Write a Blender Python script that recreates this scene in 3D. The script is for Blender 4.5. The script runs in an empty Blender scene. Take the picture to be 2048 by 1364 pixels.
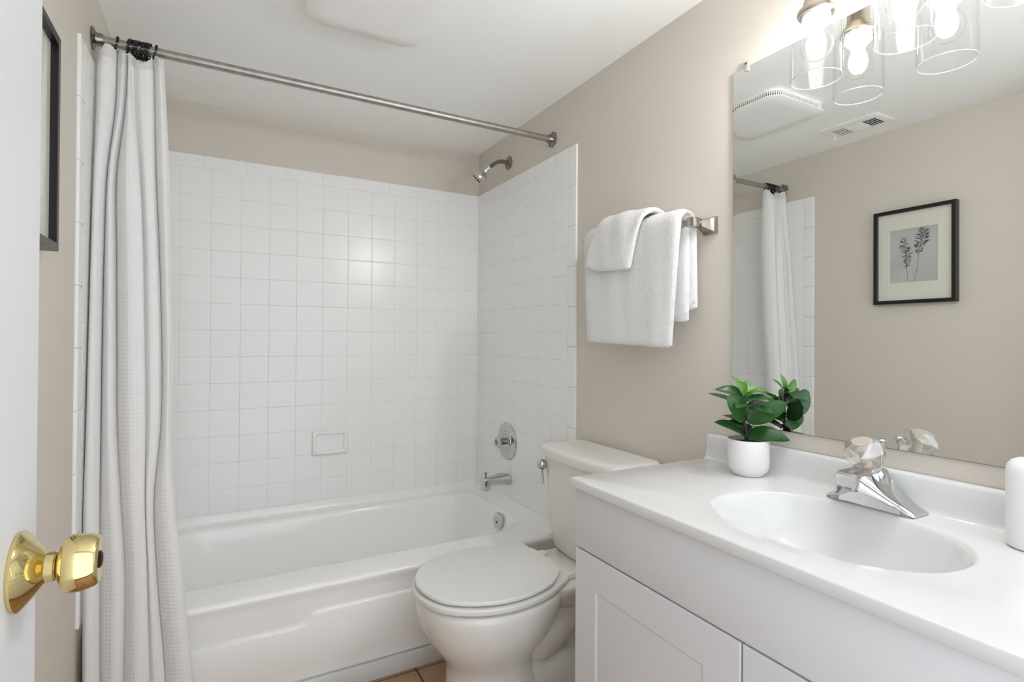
import bpy, bmesh, math, random
from mathutils import Vector, Matrix
random.seed(7)
SC = bpy.context.scene
COL = SC.collection
PI = math.pi

# ------------------------------------------------------------------ camera
W, D, H = 1.4883, 2.5164, 2.0705          # room: right wall, back wall, ceiling
cam_data = bpy.data.cameras.new('camera')
cam = bpy.data.objects.new('camera', cam_data)
COL.objects.link(cam)
a, pt, ro = math.radians(28.8279), math.radians(0.3653), math.radians(0.3765)
F = Vector((math.sin(a)*math.cos(pt), math.cos(a)*math.cos(pt), math.sin(pt)))
R = Vector((math.cos(a), -math.sin(a), 0))
U = R.cross(F)
R2 = R*math.cos(ro) + U*math.sin(ro)
U2 = U*math.cos(ro) - R*math.sin(ro)
m = Matrix((R2, U2, -F)).transposed().to_4x4()
m.translation = Vector((0.3044, 0.0, 1.1181))
cam.matrix_world = m
cam_data.sensor_width = 36
cam_data.lens = 1070.6434/2048*36
cam_data.shift_y = (670.3633-682)/2048
cam_data.clip_start = 0.01
SC.camera = cam

# ------------------------------------------------------------------ light / exposure
world = bpy.data.worlds.new('world')
SC.world = world
world.use_nodes = True
bg = world.node_tree.nodes['Background']
bg.inputs[0].default_value = (0.925, 0.985, 1.06, 1)   # daylight of the hall, comes in through the doorway widened for fill
bg.inputs[1].default_value = 1.1
BULB = 114.0                                         # strength of the glowing bulb cores
SC.view_settings.view_transform = 'Standard'
SC.view_settings.look = 'None'
SC.view_settings.exposure = 1.01
SC.view_settings.gamma = 1.0
SC.view_settings.use_curve_mapping = False
SC.cycles.max_bounces = 16
SC.cycles.diffuse_bounces = 8
SC.cycles.glossy_bounces = 8
SC.cycles.transmission_bounces = 12
SC.cycles.transparent_max_bounces = 24
SC.cycles.caustics_reflective = True
SC.cycles.blur_glossy = 1.0
SC.cycles.caustics_refractive = False
SC.cycles.sample_clamp_indirect = 6.0

# ------------------------------------------------------------------ materials
def lin(c):
    return tuple((v/255/12.92 if v/255 <= 0.04045 else ((v/255+0.055)/1.055)**2.4) for v in c)

def mat(name, rgb, rough=0.5, metal=0.0, bump=None, coat=0.0, spec=0.5, trans=0.0, ior=1.5, mottle=None, emit=None):
    m = bpy.data.materials.new(name)
    m.use_nodes = True
    nt = m.node_tree
    b = nt.nodes['Principled BSDF']
    b.inputs['Base Color'].default_value = (*lin(rgb), 1)
    b.inputs['Roughness'].default_value = rough
    b.inputs['Metallic'].default_value = metal
    b.inputs['Coat Weight'].default_value = coat
    b.inputs['Coat Roughness'].default_value = 0.05
    b.inputs['Specular IOR Level'].default_value = spec
    b.inputs['Transmission Weight'].default_value = trans
    b.inputs['IOR'].default_value = ior
    tc = nt.nodes.new('ShaderNodeTexCoord')
    if bump:
        scale, strength, dist = bump
        n = nt.nodes.new('ShaderNodeTexNoise'); n.inputs['Scale'].default_value = scale; n.inputs['Detail'].default_value = 4
        bp = nt.nodes.new('ShaderNodeBump'); bp.inputs['Strength'].default_value = strength; bp.inputs['Distance'].default_value = dist
        nt.links.new(tc.outputs['Object'], n.inputs['Vector'])
        nt.links.new(n.outputs['Fac'], bp.inputs['Height']); nt.links.new(bp.outputs['Normal'], b.inputs['Normal'])
    if mottle:
        scale, amount, rgb2 = mottle
        n = nt.nodes.new('ShaderNodeTexNoise'); n.inputs['Scale'].default_value = scale; n.inputs['Detail'].default_value = 6
        mx = nt.nodes.new('ShaderNodeMix'); mx.data_type = 'RGBA'
        mp = nt.nodes.new('ShaderNodeMapRange'); mp.inputs[1].default_value = 0.35; mp.inputs[2].default_value = 0.75; mp.inputs[4].default_value = amount
        nt.links.new(tc.outputs['Object'], n.inputs['Vector']); nt.links.new(n.outputs['Fac'], mp.inputs[0])
        nt.links.new(mp.outputs[0], mx.inputs['Factor'])
        mx.inputs['A'].default_value = (*lin(rgb), 1); mx.inputs['B'].default_value = (*lin(rgb2), 1)
        nt.links.new(mx.outputs['Result'], b.inputs['Base Color'])
    if emit:
        b.inputs['Emission Color'].default_value = (*emit[0], 1); b.inputs['Emission Strength'].default_value = emit[1]
    return m

M_wall = mat('greige_wall_paint', (213, 205, 194), 0.55, bump=(260, 0.06, 0.002), spec=0.35)
M_ceil = mat('white_ceiling_paint', (249, 249, 246), 0.7, bump=(180, 0.08, 0.002), spec=0.3)
M_tile = mat('glazed_white_tile', (241, 241, 239), 0.24, spec=0.5, bump=(9, 0.02, 0.01))
M_grout = mat('white_grout', (234, 233, 230), 0.8, mottle=(14, 0.5, (184, 180, 172)))
M_tub = mat('white_tub_enamel', (246, 246, 244), 0.12, spec=0.5)
M_porcelain = mat('white_porcelain', (225, 223, 217), 0.08, spec=0.5)
M_seat = mat('white_toilet_seat_plastic', (224, 223, 219), 0.22)
M_cab = mat('white_cabinet_paint', (214, 214, 215), 0.38)
M_top = mat('white_cultured_marble', (217, 217, 216), 0.10, mottle=(6, 0.25, (212, 211, 209)))
M_chrome = mat('polished_chrome', (205, 205, 206), 0.07, metal=1.0)
M_chromedull = mat('worn_chrome', (150, 146, 140), 0.24, metal=1.0, mottle=(60, 0.6, (118, 112, 104)))
M_rod = mat('brushed_steel_rod', (178, 175, 169), 0.42, metal=1.0, mottle=(50, 0.6, (146, 143, 138)), bump=(400, 0.1, 0.001))
M_nickel = mat('brushed_nickel', (176, 166, 155), 0.26, metal=1.0)
M_brass = mat('polished_brass', (222, 204, 148), 0.06, metal=1.0)
M_brassdark = mat('dark_gap_metal', (60, 48, 34), 0.4, metal=1.0)
M_door = mat('white_door_paint', (220, 220, 221), 0.38, bump=(120, 0.04, 0.002))
M_black = mat('black_frame_lacquer', (22, 20, 19), 0.3)
M_bead = mat('black_bead', (12, 12, 12), 0.25)
M_mat = mat('ivory_mat_board', (226, 224, 212), 0.8)
M_print = mat('grey_photo_print', (186, 184, 182), 0.6, mottle=(9, 0.7, (206, 204, 202)))
M_ink = mat('black_print_ink', (34, 34, 34), 0.7)
M_soil = mat('dark_soil', (34, 28, 24), 0.9, bump=(90, 0.8, 0.01))
M_pot = mat('white_matte_ceramic', (232, 231, 229), 0.45)
M_soap = mat('white_glossy_plastic', (234, 234, 233), 0.3)
M_stem = mat('dark_plant_stem', (46, 44, 28), 0.7)
M_white = mat('white_vent_plastic', (246, 245, 242), 0.45)
M_dark = mat('dark_shade_and_parts', (20, 20, 20), 0.9)  # near-black: shade inside vent slots put into colour, also small dark parts
M_floor = mat('tan_floor_tile', (176, 140, 108), 0.35, mottle=(12, 0.7, (158, 122, 92)))
M_floorgrout = mat('brown_floor_grout', (92, 74, 60), 0.9)
M_rubber = mat('dark_rubber_bumper', (30, 30, 30), 0.6)
M_strip = mat('white_painted_strip', (214, 213, 210), 0.45, bump=(60, 0.15, 0.003))
M_bulbbase = mat('white_bulb_base', (240, 240, 236), 0.35)

def cloth_mat(name, rgb, kind):
    m = mat(name, rgb, 0.9, spec=0.15)
    nt = m.node_tree; b = nt.nodes['Principled BSDF']
    b.inputs['Sheen Weight'].default_value = 0.25
    bp = nt.nodes.new('ShaderNodeBump')
    if kind == 'waffle':
        uv = nt.nodes.new('ShaderNodeUVMap')
        sep = nt.nodes.new('ShaderNodeSeparateXYZ'); nt.links.new(uv.outputs[0], sep.inputs[0])
        outs = []
        for ax in (0, 1):
            ml = nt.nodes.new('ShaderNodeMath'); ml.operation = 'MULTIPLY'; ml.inputs[1].default_value = 2*PI/0.0105
            sn = nt.nodes.new('ShaderNodeMath'); sn.operation = 'SINE'
            nt.links.new(sep.outputs[ax], ml.inputs[0]); nt.links.new(ml.outputs[0], sn.inputs[0]); outs.append(sn)
        mu = nt.nodes.new('ShaderNodeMath'); mu.operation = 'ADD'
        nt.links.new(outs[0].outputs[0], mu.inputs[0]); nt.links.new(outs[1].outputs[0], mu.inputs[1])
        nt.links.new(mu.outputs[0], bp.inputs['Height'])
        bp.inputs['Strength'].default_value = 0.22; bp.inputs['Distance'].default_value = 0.0010
    else:
        n = nt.nodes.new('ShaderNodeTexNoise'); n.inputs['Scale'].default_value = 300; n.inputs['Detail'].default_value = 3
        tc = nt.nodes.new('ShaderNodeTexCoord'); nt.links.new(tc.outputs['Object'], n.inputs['Vector'])
        nt.links.new(n.outputs['Fac'], bp.inputs['Height'])
        bp.inputs['Strength'].default_value = 0.9; bp.inputs['Distance'].default_value = 0.005
    nt.links.new(bp.outputs['Normal'], b.inputs['Normal'])
    return m
M_curtain = cloth_mat('white_waffle_cotton', (230, 229, 228), 'waffle')
M_hem = cloth_mat('white_hem_cotton', (232, 231, 229), 'terry')
M_towel = cloth_mat('white_terry_cotton', (240, 239, 236), 'terry')

def leaf_mat(name, c1, c2):
    m = mat(name, c1, 0.28, spec=0.5, mottle=(26, 0.8, c2))
    m.node_tree.nodes['Principled BSDF'].inputs['Subsurface Weight'].default_value = 0.0
    return m
M_leaf = leaf_mat('dark_green_leaf', (27, 70, 27), (50, 100, 38))
M_leafy = leaf_mat('young_green_leaf', (78, 126, 40), (98, 146, 54))

def mirror_mat():
    return mat('mirror_silver', (236, 238, 236), 0.0, metal=1.0)
M_mirror = mirror_mat()

def thin_glass(name, tint, refl, base=0.03):
    m = bpy.data.materials.new(name); m.use_nodes = True
    nt = m.node_tree; nt.nodes.clear()
    out = nt.nodes.new('ShaderNodeOutputMaterial'); mix = nt.nodes.new('ShaderNodeMixShader')
    tr = nt.nodes.new('ShaderNodeBsdfTransparent'); tr.inputs[0].default_value = (*tint, 1)
    gl = nt.nodes.new('ShaderNodeBsdfGlossy'); gl.inputs['Roughness'].default_value = 0.03
    lw = nt.nodes.new('ShaderNodeLayerWeight'); lw.inputs['Blend'].default_value = 0.5
    pw = nt.nodes.new('ShaderNodeMath'); pw.operation = 'POWER'; pw.inputs[1].default_value = 4.0
    ma = nt.nodes.new('ShaderNodeMath'); ma.operation = 'MULTIPLY_ADD'; ma.inputs[1].default_value = refl; ma.inputs[2].default_value = base
    nt.links.new(lw.outputs['Facing'], pw.inputs[0]); nt.links.new(pw.outputs[0], ma.inputs[0])
    nt.links.new(ma.outputs[0], mix.inputs[0]); nt.links.new(tr.outputs[0], mix.inputs[1]); nt.links.new(gl.outputs[0], mix.inputs[2])
    nt.links.new(mix.outputs[0], out.inputs[0])
    return m
M_shade = thin_glass('clear_shade_glass', (0.985, 0.985, 0.985), 0.6, 0.0012)
M_globe = thin_glass('clear_bulb_glass', (0.99, 0.99, 0.985), 0.5, 0.0015)
M_rim = mat('whitened_glass_edge', (236, 238, 237), 0.2, trans=0.7, ior=1.45)  # whitish base puts the highlight of the glass edge into its colour
M_pane = thin_glass('picture_glass', (0.985, 0.985, 0.985), 0.4)
M_acrylic = thin_glass('clear_acrylic', (0.96, 0.945, 0.925), 0.75, 0.26)
M_core = mat('pale_knob_core', (222, 208, 192), 0.35)
M_clip = mat('clear_plastic_clip', (236, 236, 232), 0.15, trans=0.6, ior=1.4)
M_glow = mat('glowing_bulb_core', (255, 250, 240), 0.5, emit=((0.985, 0.99, 1.0), BULB))

# ------------------------------------------------------------------ mesh helpers
def root_loc(o):
    v = Vector((0, 0, 0))
    while o is not None:
        v += o.location; o = o.parent
    return v

def obj(name, bm, material, parent=None, label=None, sharp=38, smooth=True):
    off = root_loc(parent)
    bmesh.ops.translate(bm, vec=-off, verts=bm.verts)
    bmesh.ops.recalc_face_normals(bm, faces=bm.faces)
    me = bpy.data.meshes.new(name)
    bm.to_mesh(me); bm.free()
    me.materials.append(material)
    if smooth:
        me.polygons.foreach_set('use_smooth', [True]*len(me.polygons))
        me.set_sharp_from_angle(angle=math.radians(sharp))
    o = bpy.data.objects.new(name, me)
    COL.objects.link(o)
    if parent: o.parent = parent
    if label: o['label'] = label
    return o

def tag(o, label, cat, group=None):
    o['label'] = label; o['category'] = cat
    if group: o['group'] = group
    return o

def thing(name, label, cat, loc, group=None):
    o = bpy.data.objects.new(name, None); COL.objects.link(o)
    o.location = loc; o.empty_display_size = 0.05
    return tag(o, label, cat, group)

def struct(name, bm, material, parent=None, **k):
    o = obj(name, bm, material, parent, **k)
    if parent is None: o['kind'] = 'structure'
    return o

def merge(bm, tmp):
    me = bpy.data.meshes.new('tmp'); tmp.to_mesh(me); tmp.free()
    bm.from_mesh(me); bpy.data.meshes.remove(me)

def box(bm, x0, x1, y0, y1, z0, z1, bev=0.0, seg=2):
    t = bmesh.new()
    bmesh.ops.create_cube(t, size=1)
    for v in t.verts:
        v.co = Vector(((x0+x1)/2+v.co.x*(x1-x0), (y0+y1)/2+v.co.y*(y1-y0), (z0+z1)/2+v.co.z*(z1-z0)))
    if bev > 0:
        bmesh.ops.bevel(t, geom=list(t.edges), offset=bev, segments=seg, profile=0.5, affect='EDGES')
    merge(bm, t)
    return bm

def B(*args, **k):
    return box(bmesh.new(), *args, **k)

def loft(bm, rings, closed=True, cap0=True, cap1=True):
    vs = [[bm.verts.new(p) for p in r] for r in rings]
    n = len(rings[0])
    for i in range(len(vs)-1):
        for j in range(n if closed else n-1):
            k = (j+1) % n
            bm.faces.new((vs[i][j], vs[i][k], vs[i+1][k], vs[i+1][j]))
    if cap0 and closed: bm.faces.new(list(reversed(vs[0])))
    if cap1 and closed: bm.faces.new(vs[-1])
    return bm

def frame(axis):
    w = Vector(axis).normalized()
    u = w.orthogonal().normalized() if abs(w.z) > 0.99 else Vector((0, 0, 1)).cross(w).normalized()
    v = w.cross(u)
    return u, v, w

def lathe(bm, prof, c, axis=(0, 0, 1), n=32, cap0=True, cap1=True, twist=0.0):
    u, v, w = frame(axis); c = Vector(c)
    rings = []
    for i, (r, h) in enumerate(prof):
        rings.append([c + w*h + (u*math.cos(2*PI*j/n+twist*i) + v*math.sin(2*PI*j/n+twist*i))*max(r, 1e-5) for j in range(n)])
    return loft(bm, rings, True, cap0, cap1)

def catmull(pts, k=6):
    pts = [Vector(p) for p in pts]
    out = []
    for i in range(len(pts)-1):
        p0 = pts[max(i-1, 0)]; p1 = pts[i]; p2 = pts[i+1]; p3 = pts[min(i+2, len(pts)-1)]
        for j in range(k):
            t = j/k
            out.append(0.5*((2*p1) + (p2-p0)*t + (2*p0-5*p1+4*p2-p3)*t*t + (3*p1-p0-3*p2+p3)*t*t*t))
    out.append(pts[-1])
    return out

def tube(bm, pts, r, n=16, smooth=0, cap=True):
    P = catmull(pts, smooth) if smooth else [Vector(p) for p in pts]
    if not isinstance(r, (list, tuple)): rs = [r]*len(P)
    else:
        rs = []
        for i in range(len(P)):
            t = i/(len(P)-1)*(len(r)-1); k = min(int(t), len(r)-2); rs.append(r[k]+(r[k+1]-r[k])*(t-k))
    u = None; rings = []
    for i, p in enumerate(P):
        d = (P[min(i+1, len(P)-1)] - P[max(i-1, 0)]).normalized()
        if u is None: u = frame(d)[0]
        u = (u - d*u.dot(d)).normalized(); v = d.cross(u)
        rings.append([p + (u*math.cos(2*PI*j/n)+v*math.sin(2*PI*j/n))*rs[i] for j in range(n)])
    return loft(bm, rings, True, cap, cap)

def ball(bm, c, r, seg=10, rings=7):
    t = bmesh.new()
    bmesh.ops.create_uvsphere(t, u_segments=seg, v_segments=rings, radius=1)
    s = r if isinstance(r, (tuple, list)) else (r, r, r)
    for v in t.verts: v.co = Vector((c[0]+v.co.x*s[0], c[1]+v.co.y*s[1], c[2]+v.co.z*s[2]))
    merge(bm, t)
    return bm

def rrect(x0, x1, y0, y1, r, z, n=8):
    """rounded rectangle ring, 4*(n+1) points, always in the same order"""
    r = min(r, (x1-x0)/2-1e-4, (y1-y0)/2-1e-4); out = []
    for cx, cy, a0 in ((x1-r, y1-r, 0), (x0+r, y1-r, PI/2), (x0+r, y0+r, PI), (x1-r, y0+r, 1.5*PI)):
        for i in range(n+1):
            t = a0+PI/2*i/n
            out.append(Vector((cx+r*math.cos(t), cy+r*math.sin(t), z)))
    return out

def prism(bm, outline, z0, z1, bev=0.003, seg=3):
    """rounded slab from a plan outline [(x, y)]"""
    c = Vector((sum(p[0] for p in outline)/len(outline), sum(p[1] for p in outline)/len(outline)))
    rings = []
    def inset(d):
        n = len(outline); res = []
        for i in range(n):
            p = Vector(outline[i]); q = Vector(outline[(i+1) % n]) - Vector(outline[i-1])
            nn = Vector((q.y, -q.x)).normalized()
            if nn.dot(p-c) < 0: nn = -nn
            res.append(p-nn*d)
        return res
    prof = []
    for i in range(seg+1):
        t = PI/2*i/seg; prof.append((bev*(1-math.sin(t)), z0+bev*(1-math.cos(t))))
    for i in range(seg+1):
        t = PI/2*i/seg; prof.append((bev*(1-math.cos(t)), z1-bev*(1-math.sin(t))))
    for d, z in prof: rings.append([Vector((p.x, p.y, z)) for p in inset(d)])
    return loft(bm, rings)

def smooth_closed(pts, k=5):
    n = len(pts); pts = [Vector(p) for p in pts]; out = []
    for i in range(n):
        p0, p1, p2, p3 = pts[i-1], pts[i], pts[(i+1) % n], pts[(i+2) % n]
        for j in range(k):
            t = j/k
            out.append(0.5*((2*p1) + (p2-p0)*t + (2*p0-5*p1+4*p2-p3)*t*t + (3*p1-p0-3*p2+p3)*t*t*t))
    return out

# ================================================================== THE SETTING
t = 0.1
DX0, DX1 = 0.105, W-0.02                       # unseen doorway behind the camera, widened to let in more fill light
wall_left = struct('wall_left', B(-t, 0, -0.25, D+t, 0, H), M_wall)
wall_right = struct('wall_right', B(W, W+t, -0.25, D+t, 0, H), M_wall)
wall_back = struct('wall_back', B(0, W, D, D+t, 0, H), M_wall)
b = bmesh.new()
box(b, 0, DX0, -0.22, -0.10, 0, H); box(b, DX1, W, -0.22, -0.10, 0, H); box(b, DX0, DX1, -0.22, -0.10, 2.02, H)
struct('wall_front', b, M_wall)
struct('ceiling', B(-t, W+t, -0.25, D+t, H, H+t), M_ceil)
b = bmesh.new()
box(b, DX0-0.06, DX0+0.015, -0.105, -0.085, 0, 2.03, 0.004); box(b, DX1-0.015, DX1+0.06, -0.105, -0.085, 0, 2.03, 0.004)
box(b, DX0-0.06, DX1+0.06, -0.105, -0.085, 2.005, 2.07, 0.004)
struct('trim_1', b, M_door)

# floor: grout bed with tan tiles set in it
fl = struct('floor', B(-t, W+t, -0.25, D+t, -0.1, -0.002), M_floorgrout)
b = bmesh.new()
FT = 0.203
gx = 0.9025
for i in range(-5, 4):
    for j in range(-2, 10):
        x0, y0 = gx+i*FT, 1.74-j*FT
        xa, xb, ya, yb = max(x0+0.003, 0), min(x0+FT-0.003, W), max(y0+0.003, -0.25), min(y0+FT-0.003, 1.79)
        if xb-xa > 0.01 and yb-ya > 0.01: box(b, xa, xb, ya, yb, -0.004, 0.0, 0.0012, 1)
obj('tile_surface', b, M_floor, fl)

# ---- wall tiling round the tub
P = 0.1095; T = 0.008
ZTOP, YT, XL0 = 1.8540, 1.6445, 0.9351
ZB = 0.388
def tile(bm, o, u, v, n, w, h, d=T, pil=0.0020, tilt=0.00022):
    """one glazed tile with cushioned edges; o = lower corner on the wall"""
    o = Vector(o); g = 0.00052
    ta, tc = random.uniform(-tilt, tilt), random.uniform(-tilt, tilt)
    def ring(i, dd, tl=False):
        pts = []
        for (p, q) in ((i, i), (w-i, i), (w-i, h-i), (i, h-i)):
            k = (ta*(p/w-0.5)+tc*(q/h-0.5))*2 if tl else 0
            pts.append(o+u*p+v*q+n*(dd+k))
        return pts
    loft(bm, [ring(g, 0.0003), ring(g+0.0001, d-0.0010), ring(g+0.0005, d-0.0005), ring(g+0.0011, d-0.00018, True), ring(g+pil, d, True), ring(g+pil+0.0012, d+0.00002, True)], True, False, True)

def tiling(name, parent, org, u, n, length, cols, front=None, zend=None):
    """org: wall point where run starts (z=0); u along wall; cols: sorted grout positions along u"""
    u = Vector(u); n = Vector(n); v = Vector((0, 0, 1)); org = Vector(org)
    b = bmesh.new()
    z1 = ZTOP-0.0523
    rows = [z1-k*P for k in range(0, 15)]
    rows = [z for z in rows if z > ZB+0.012]+[ZB]
    lo, hi = front if front else (0, length)
    edges = [lo]+[c for c in cols if lo+0.008 < c < hi-0.008]+[hi]
    for i in range(len(rows)-1):
        for j in range(len(edges)-1):
            tile(b, org+u*edges[j]+v*rows[i+1], u, v, n, edges[j+1]-edges[j], rows[i]-rows[i+1])
    # bullnose course on top, 6 inch pieces
    x = lo-0.055
    while x < hi:
        a0, a1 = max(x, lo), min(x+0.1532, hi)
        if a1-a0 > 0.01: tile(b, org+u*a0+v*z1, u, v, n, a1-a0, ZTOP-z1, pil=0.005)
        x += 0.1532
    if front:                                                # bullnose strip down the free edge
        s0, s1 = (0, lo) if lo > 0.01 else (hi, length)
        z = ZTOP
        zend = zend or ZB
        while z > zend+1e-4:
            zz = max(z-0.1532, zend)
            tile(b, org+u*s0+v*zz, u, v, n, s1-s0, z-zz, pil=0.005)
            z = zz
    o = obj(name, b, M_tile, parent, sharp=60, label='glazed white square tiles')
    g = bmesh.new()
    g0 = org+u*(0.053 if front else 0); g1 = org+u*length
    lo_ = [min(g0[i], g1[i], g0[i]+n[i]*0.0071, g1[i]+n[i]*0.0071) for i in range(3)]
    hi_ = [max(g0[i], g1[i], g0[i]+n[i]*0.0071, g1[i]+n[i]*0.0071) for i in range(3)]
    box(g, lo_[0], hi_[0], lo_[1], hi_[1], ZB-0.004, ZTOP-0.001)
    obj('grout', g, M_grout, o)
    return o
cols_back = [XL0+k*P for k in range(-9, 6)]
tiling('tile_surround', wall_back, (0, D, 0), (1, 0, 0), (0, -1, 0), W, cols_back)
cols_side = [0.0523+k*P for k in range(1, 9)]
tiling('tile_surround', wall_right, (W, YT, 0), (0, 1, 0), (-1, 0, 0), D-YT-T, cols_side, front=(0.0523, D-YT-T))
tiling('tile_surround', wall_left, (0, YT, 0), (0, 1, 0), (1, 0, 0), D-YT-T, cols_side, front=(0.0523, D-YT-T), zend=0.56)

# strip at the foot of the tub apron
struct('trim_2', B(0.0, W, 1.748, 1.764, 0.0, 0.058, 0.004), M_strip)

# ---- door, opened back along the left wall
door = struct('door_1', B(0.125, 0.16, -0.075, 0.645, 0.012, 2.0, 0.0025), M_door)
door['label'] = 'white painted door standing open beside the left wall'
kx, ky, kz = 0.16, 0.589, 0.9215
b = lathe(bmesh.new(), [(0.0315, 0.0000), (0.0325, 0.0013), (0.0325, 0.0030), (0.0305, 0.0053), (0.0265, 0.0086), (0.021, 0.0129), (0.0165, 0.0162), (0.0135, 0.0181), (0.0122, 0.0195), (0.0122, 0.0251), (0.011, 0.0264)], (kx, ky, kz), (1, 0, 0), 48)
knob = obj('door_knob', b, M_brass, door, label='polished brass door knob')
b = lathe(bmesh.new(), [(0.0108, 0.0261), (0.0108, 0.0287)], (kx, ky, kz), (1, 0, 0), 32)
obj('neck_gap', b, M_brassdark, knob)
b = lathe(bmesh.new(), [(0.012, 0.0281), (0.0175, 0.0287), (0.0215, 0.0310), (0.0236, 0.0340), (0.0242, 0.0370), (0.0238, 0.0436), (0.0226, 0.0495), (0.0212, 0.0535), (0.0198, 0.0554), (0.0175, 0.0563), (0.0155, 0.0558), (0.008, 0.0556)], (kx, ky, kz), (1, 0, 0), 48)
obj('grip', b, M_brass, knob)
b = lathe(bmesh.new(), [(0.0075, 0.0554), (0.0075, 0.0558), (0.0052, 0.0573), (0.0, 0.0576)], (kx, ky, kz), (1, 0, 0), 24)
obj('lock_button', b, M_brassdark, knob)

# ================================================================== BATHTUB
YA, ZR = 1.765, 0.345
tub = thing('bathtub', 'white enamel bathtub filling the tiled alcove', 'bathtub', ((W)/2, 2.13, 0))
x0, x1, y0, y1 = 0.006, W-0.006, YA, D-0.004
b = bmesh.new()
rings = [rrect(x0, x1, y0+0.004, y1, 0.006, 0.0), rrect(x0, x1, y0+0.004, y1, 0.006, 0.30), rrect(x0, x1, y0+0.001, y1, 0.006, 0.318),
         rrect(x0, x1, y0-0.004, y1, 0.008, 0.331), rrect(x0, x1, y0-0.003, y1, 0.010, 0.339), rrect(x0+0.002, x1-0.002, y0+0.003, y1-0.002, 0.012, 0.3445), rrect(x0+0.008, x1-0.008, y0+0.012, y1-0.006, 0.016, ZR+0.001)]
ix0, ix1, iy0, iy1 = 0.13, W-0.060, YA+0.145, D-0.040
def basin(d, z, r, lx=0, rx=0, fy=0, by=0):
    return rrect(ix0+d+lx, ix1-d-rx, iy0+d+fy, iy1-d-by, r, z)
rings += [rrect(ix0-0.02, ix1+0.02, iy0-0.02, iy1+0.012, 0.15, ZR+0.0005), basin(-0.006, ZR-0.001, 0.145), basin(0.0, ZR-0.005, 0.14), basin(0.005, ZR-0.014, 0.138), basin(0.009, ZR-0.03, 0.135),
          basin(0.016, 0.28, 0.13, 0.015, 0.002), basin(0.028, 0.20, 0.13, 0.05, 0.008), basin(0.040, 0.13, 0.13, 0.09, 0.014), basin(0.055, 0.09, 0.13, 0.12, 0.02), basin(0.085, 0.068, 0.11, 0.14, 0.03), basin(0.14, 0.062, 0.08, 0.16, 0.05)]
loft(b, rings, True, True, True)
obj('tub_shell', b, M_tub, tub, sharp=50)
# coved flange that turns up against the tiles along three walls
fp = [(0.0083, 0.3895), (0.0098, 0.3885), (0.0108, 0.376), (0.0140, 0.362), (0.0205, 0.352), (0.0300, 0.3475), (0.0400, 0.3462), (0.0400, 0.338), (0.0083, 0.338)]
b = bmesh.new(); rings = []
yfr = YA+0.012
corner = [(W, yfr, -1, 0), (W, D, -1, -1), (0, D, 1, -1), (0, yfr, 1, 0)]
for X, Y, sxn, syn in corner:
    rings.append([Vector((X+sxn*o, Y+syn*o, z)) for o, z in fp])
loft(b, rings)
obj('wall_flange', b, M_tub, tub, sharp=40)
# embossed apron panel with its stepped top edge
b = bmesh.new()
out = [(0.03, 0.062), (1.44, 0.062), (1.44, 0.262), (0.585, 0.262), (0.572, 0.258), (0.566, 0.250), (0.560, 0.238), (0.552, 0.230), (0.54, 0.227), (0.03, 0.227)]
ringsA = []
for d, dy in ((0.0, 0.0045), (0.0, 0.0005), (0.004, -0.0025), (0.009, -0.0035)):
    pts = []
    for (x, z) in out:
        xx = min(max(x, 0.03+d), 1.44-d); zz = z-d if z > 0.2 else z+d*0.3
        pts.append(Vector((xx, YA+dy, zz)))
    ringsA.append(pts)
loft(b, ringsA)
obj('apron_panel', b, M_tub, tub, sharp=60)
oc = Vector((ix1-0.0215, 2.118, 0.306)); oax = Vector((-1, 0, 0.10))
ov = obj('overflow_plate', lathe(bmesh.new(), [(0.037, -0.006), (0.0385, 0.002), (0.037, 0.006), (0.033, 0.0072), (0.0, 0.0082)], oc, oax, 40), M_chrome, tub, label='chrome overflow plate')
obj('screw', lathe(bmesh.new(), [(0.0048, 0.007), (0.0048, 0.0092), (0.003, 0.0102)], oc+Vector((0, 0.0, -0.004)), oax, 16), M_dark, ov)

# ================================================================== SHOWER FITTINGS on the right-hand tiled wall
sy = 2.190
sh = thing('showerhead', 'small chrome shower head on a bent arm high on the wall', 'shower head', (W, sy, 1.935))
obj('flange', lathe(bmesh.new(), [(0.031, 0.0005), (0.0315, 0.003), (0.028, 0.006), (0.015, 0.009), (0.012, 0.012)], (W, sy, 1.936), (-1, 0, 0), 36), M_chromedull, sh)
arm = [(W-0.006, sy, 1.937), (W-0.035, sy, 1.937), (W-0.062, sy, 1.930), (W-0.088, sy, 1.912), (W-0.104, sy, 1.898)]
obj('arm', tube(bmesh.new(), arm, 0.0095, 18, 5), M_chromedull, sh)
hd = Vector((-0.62, 0.36, -0.70)).normalized(); hp = Vector((W-0.104, sy, 1.899))
obj('thread_tape', lathe(bmesh.new(), [(0.0105, -0.003), (0.0105, 0.003)], hp, hd, 20), M_white, sh, label='white tape on the thread')
obj('swivel_nut', lathe(bmesh.new(), [(0.012, 0.002), (0.0125, 0.004), (0.0125, 0.014), (0.0165, 0.016), (0.0175, 0.03), (0.016, 0.033)], hp, hd, 28), M_chrome, sh)
he = obj('spray_head', lathe(bmesh.new(), [(0.014, 0.03), (0.022, 0.035), (0.031, 0.045), (0.0355, 0.056), (0.0365, 0.066), (0.0345, 0.075), (0.031, 0.079), (0.029, 0.077), (0.0, 0.0765)], hp, hd, 40), M_chrome, sh)
b = bmesh.new(); u, v, w = frame(hd)
for k, rr in ((10, 0.021), (6, 0.011)):
    for i in range(k): ball(b, hp+hd*0.0772+(u*math.cos(2*PI*i/k)+v*math.sin(2*PI*i/k))*rr, 0.0027, 6, 4)
obj('spray_nozzles', b, M_dark, he)

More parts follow.
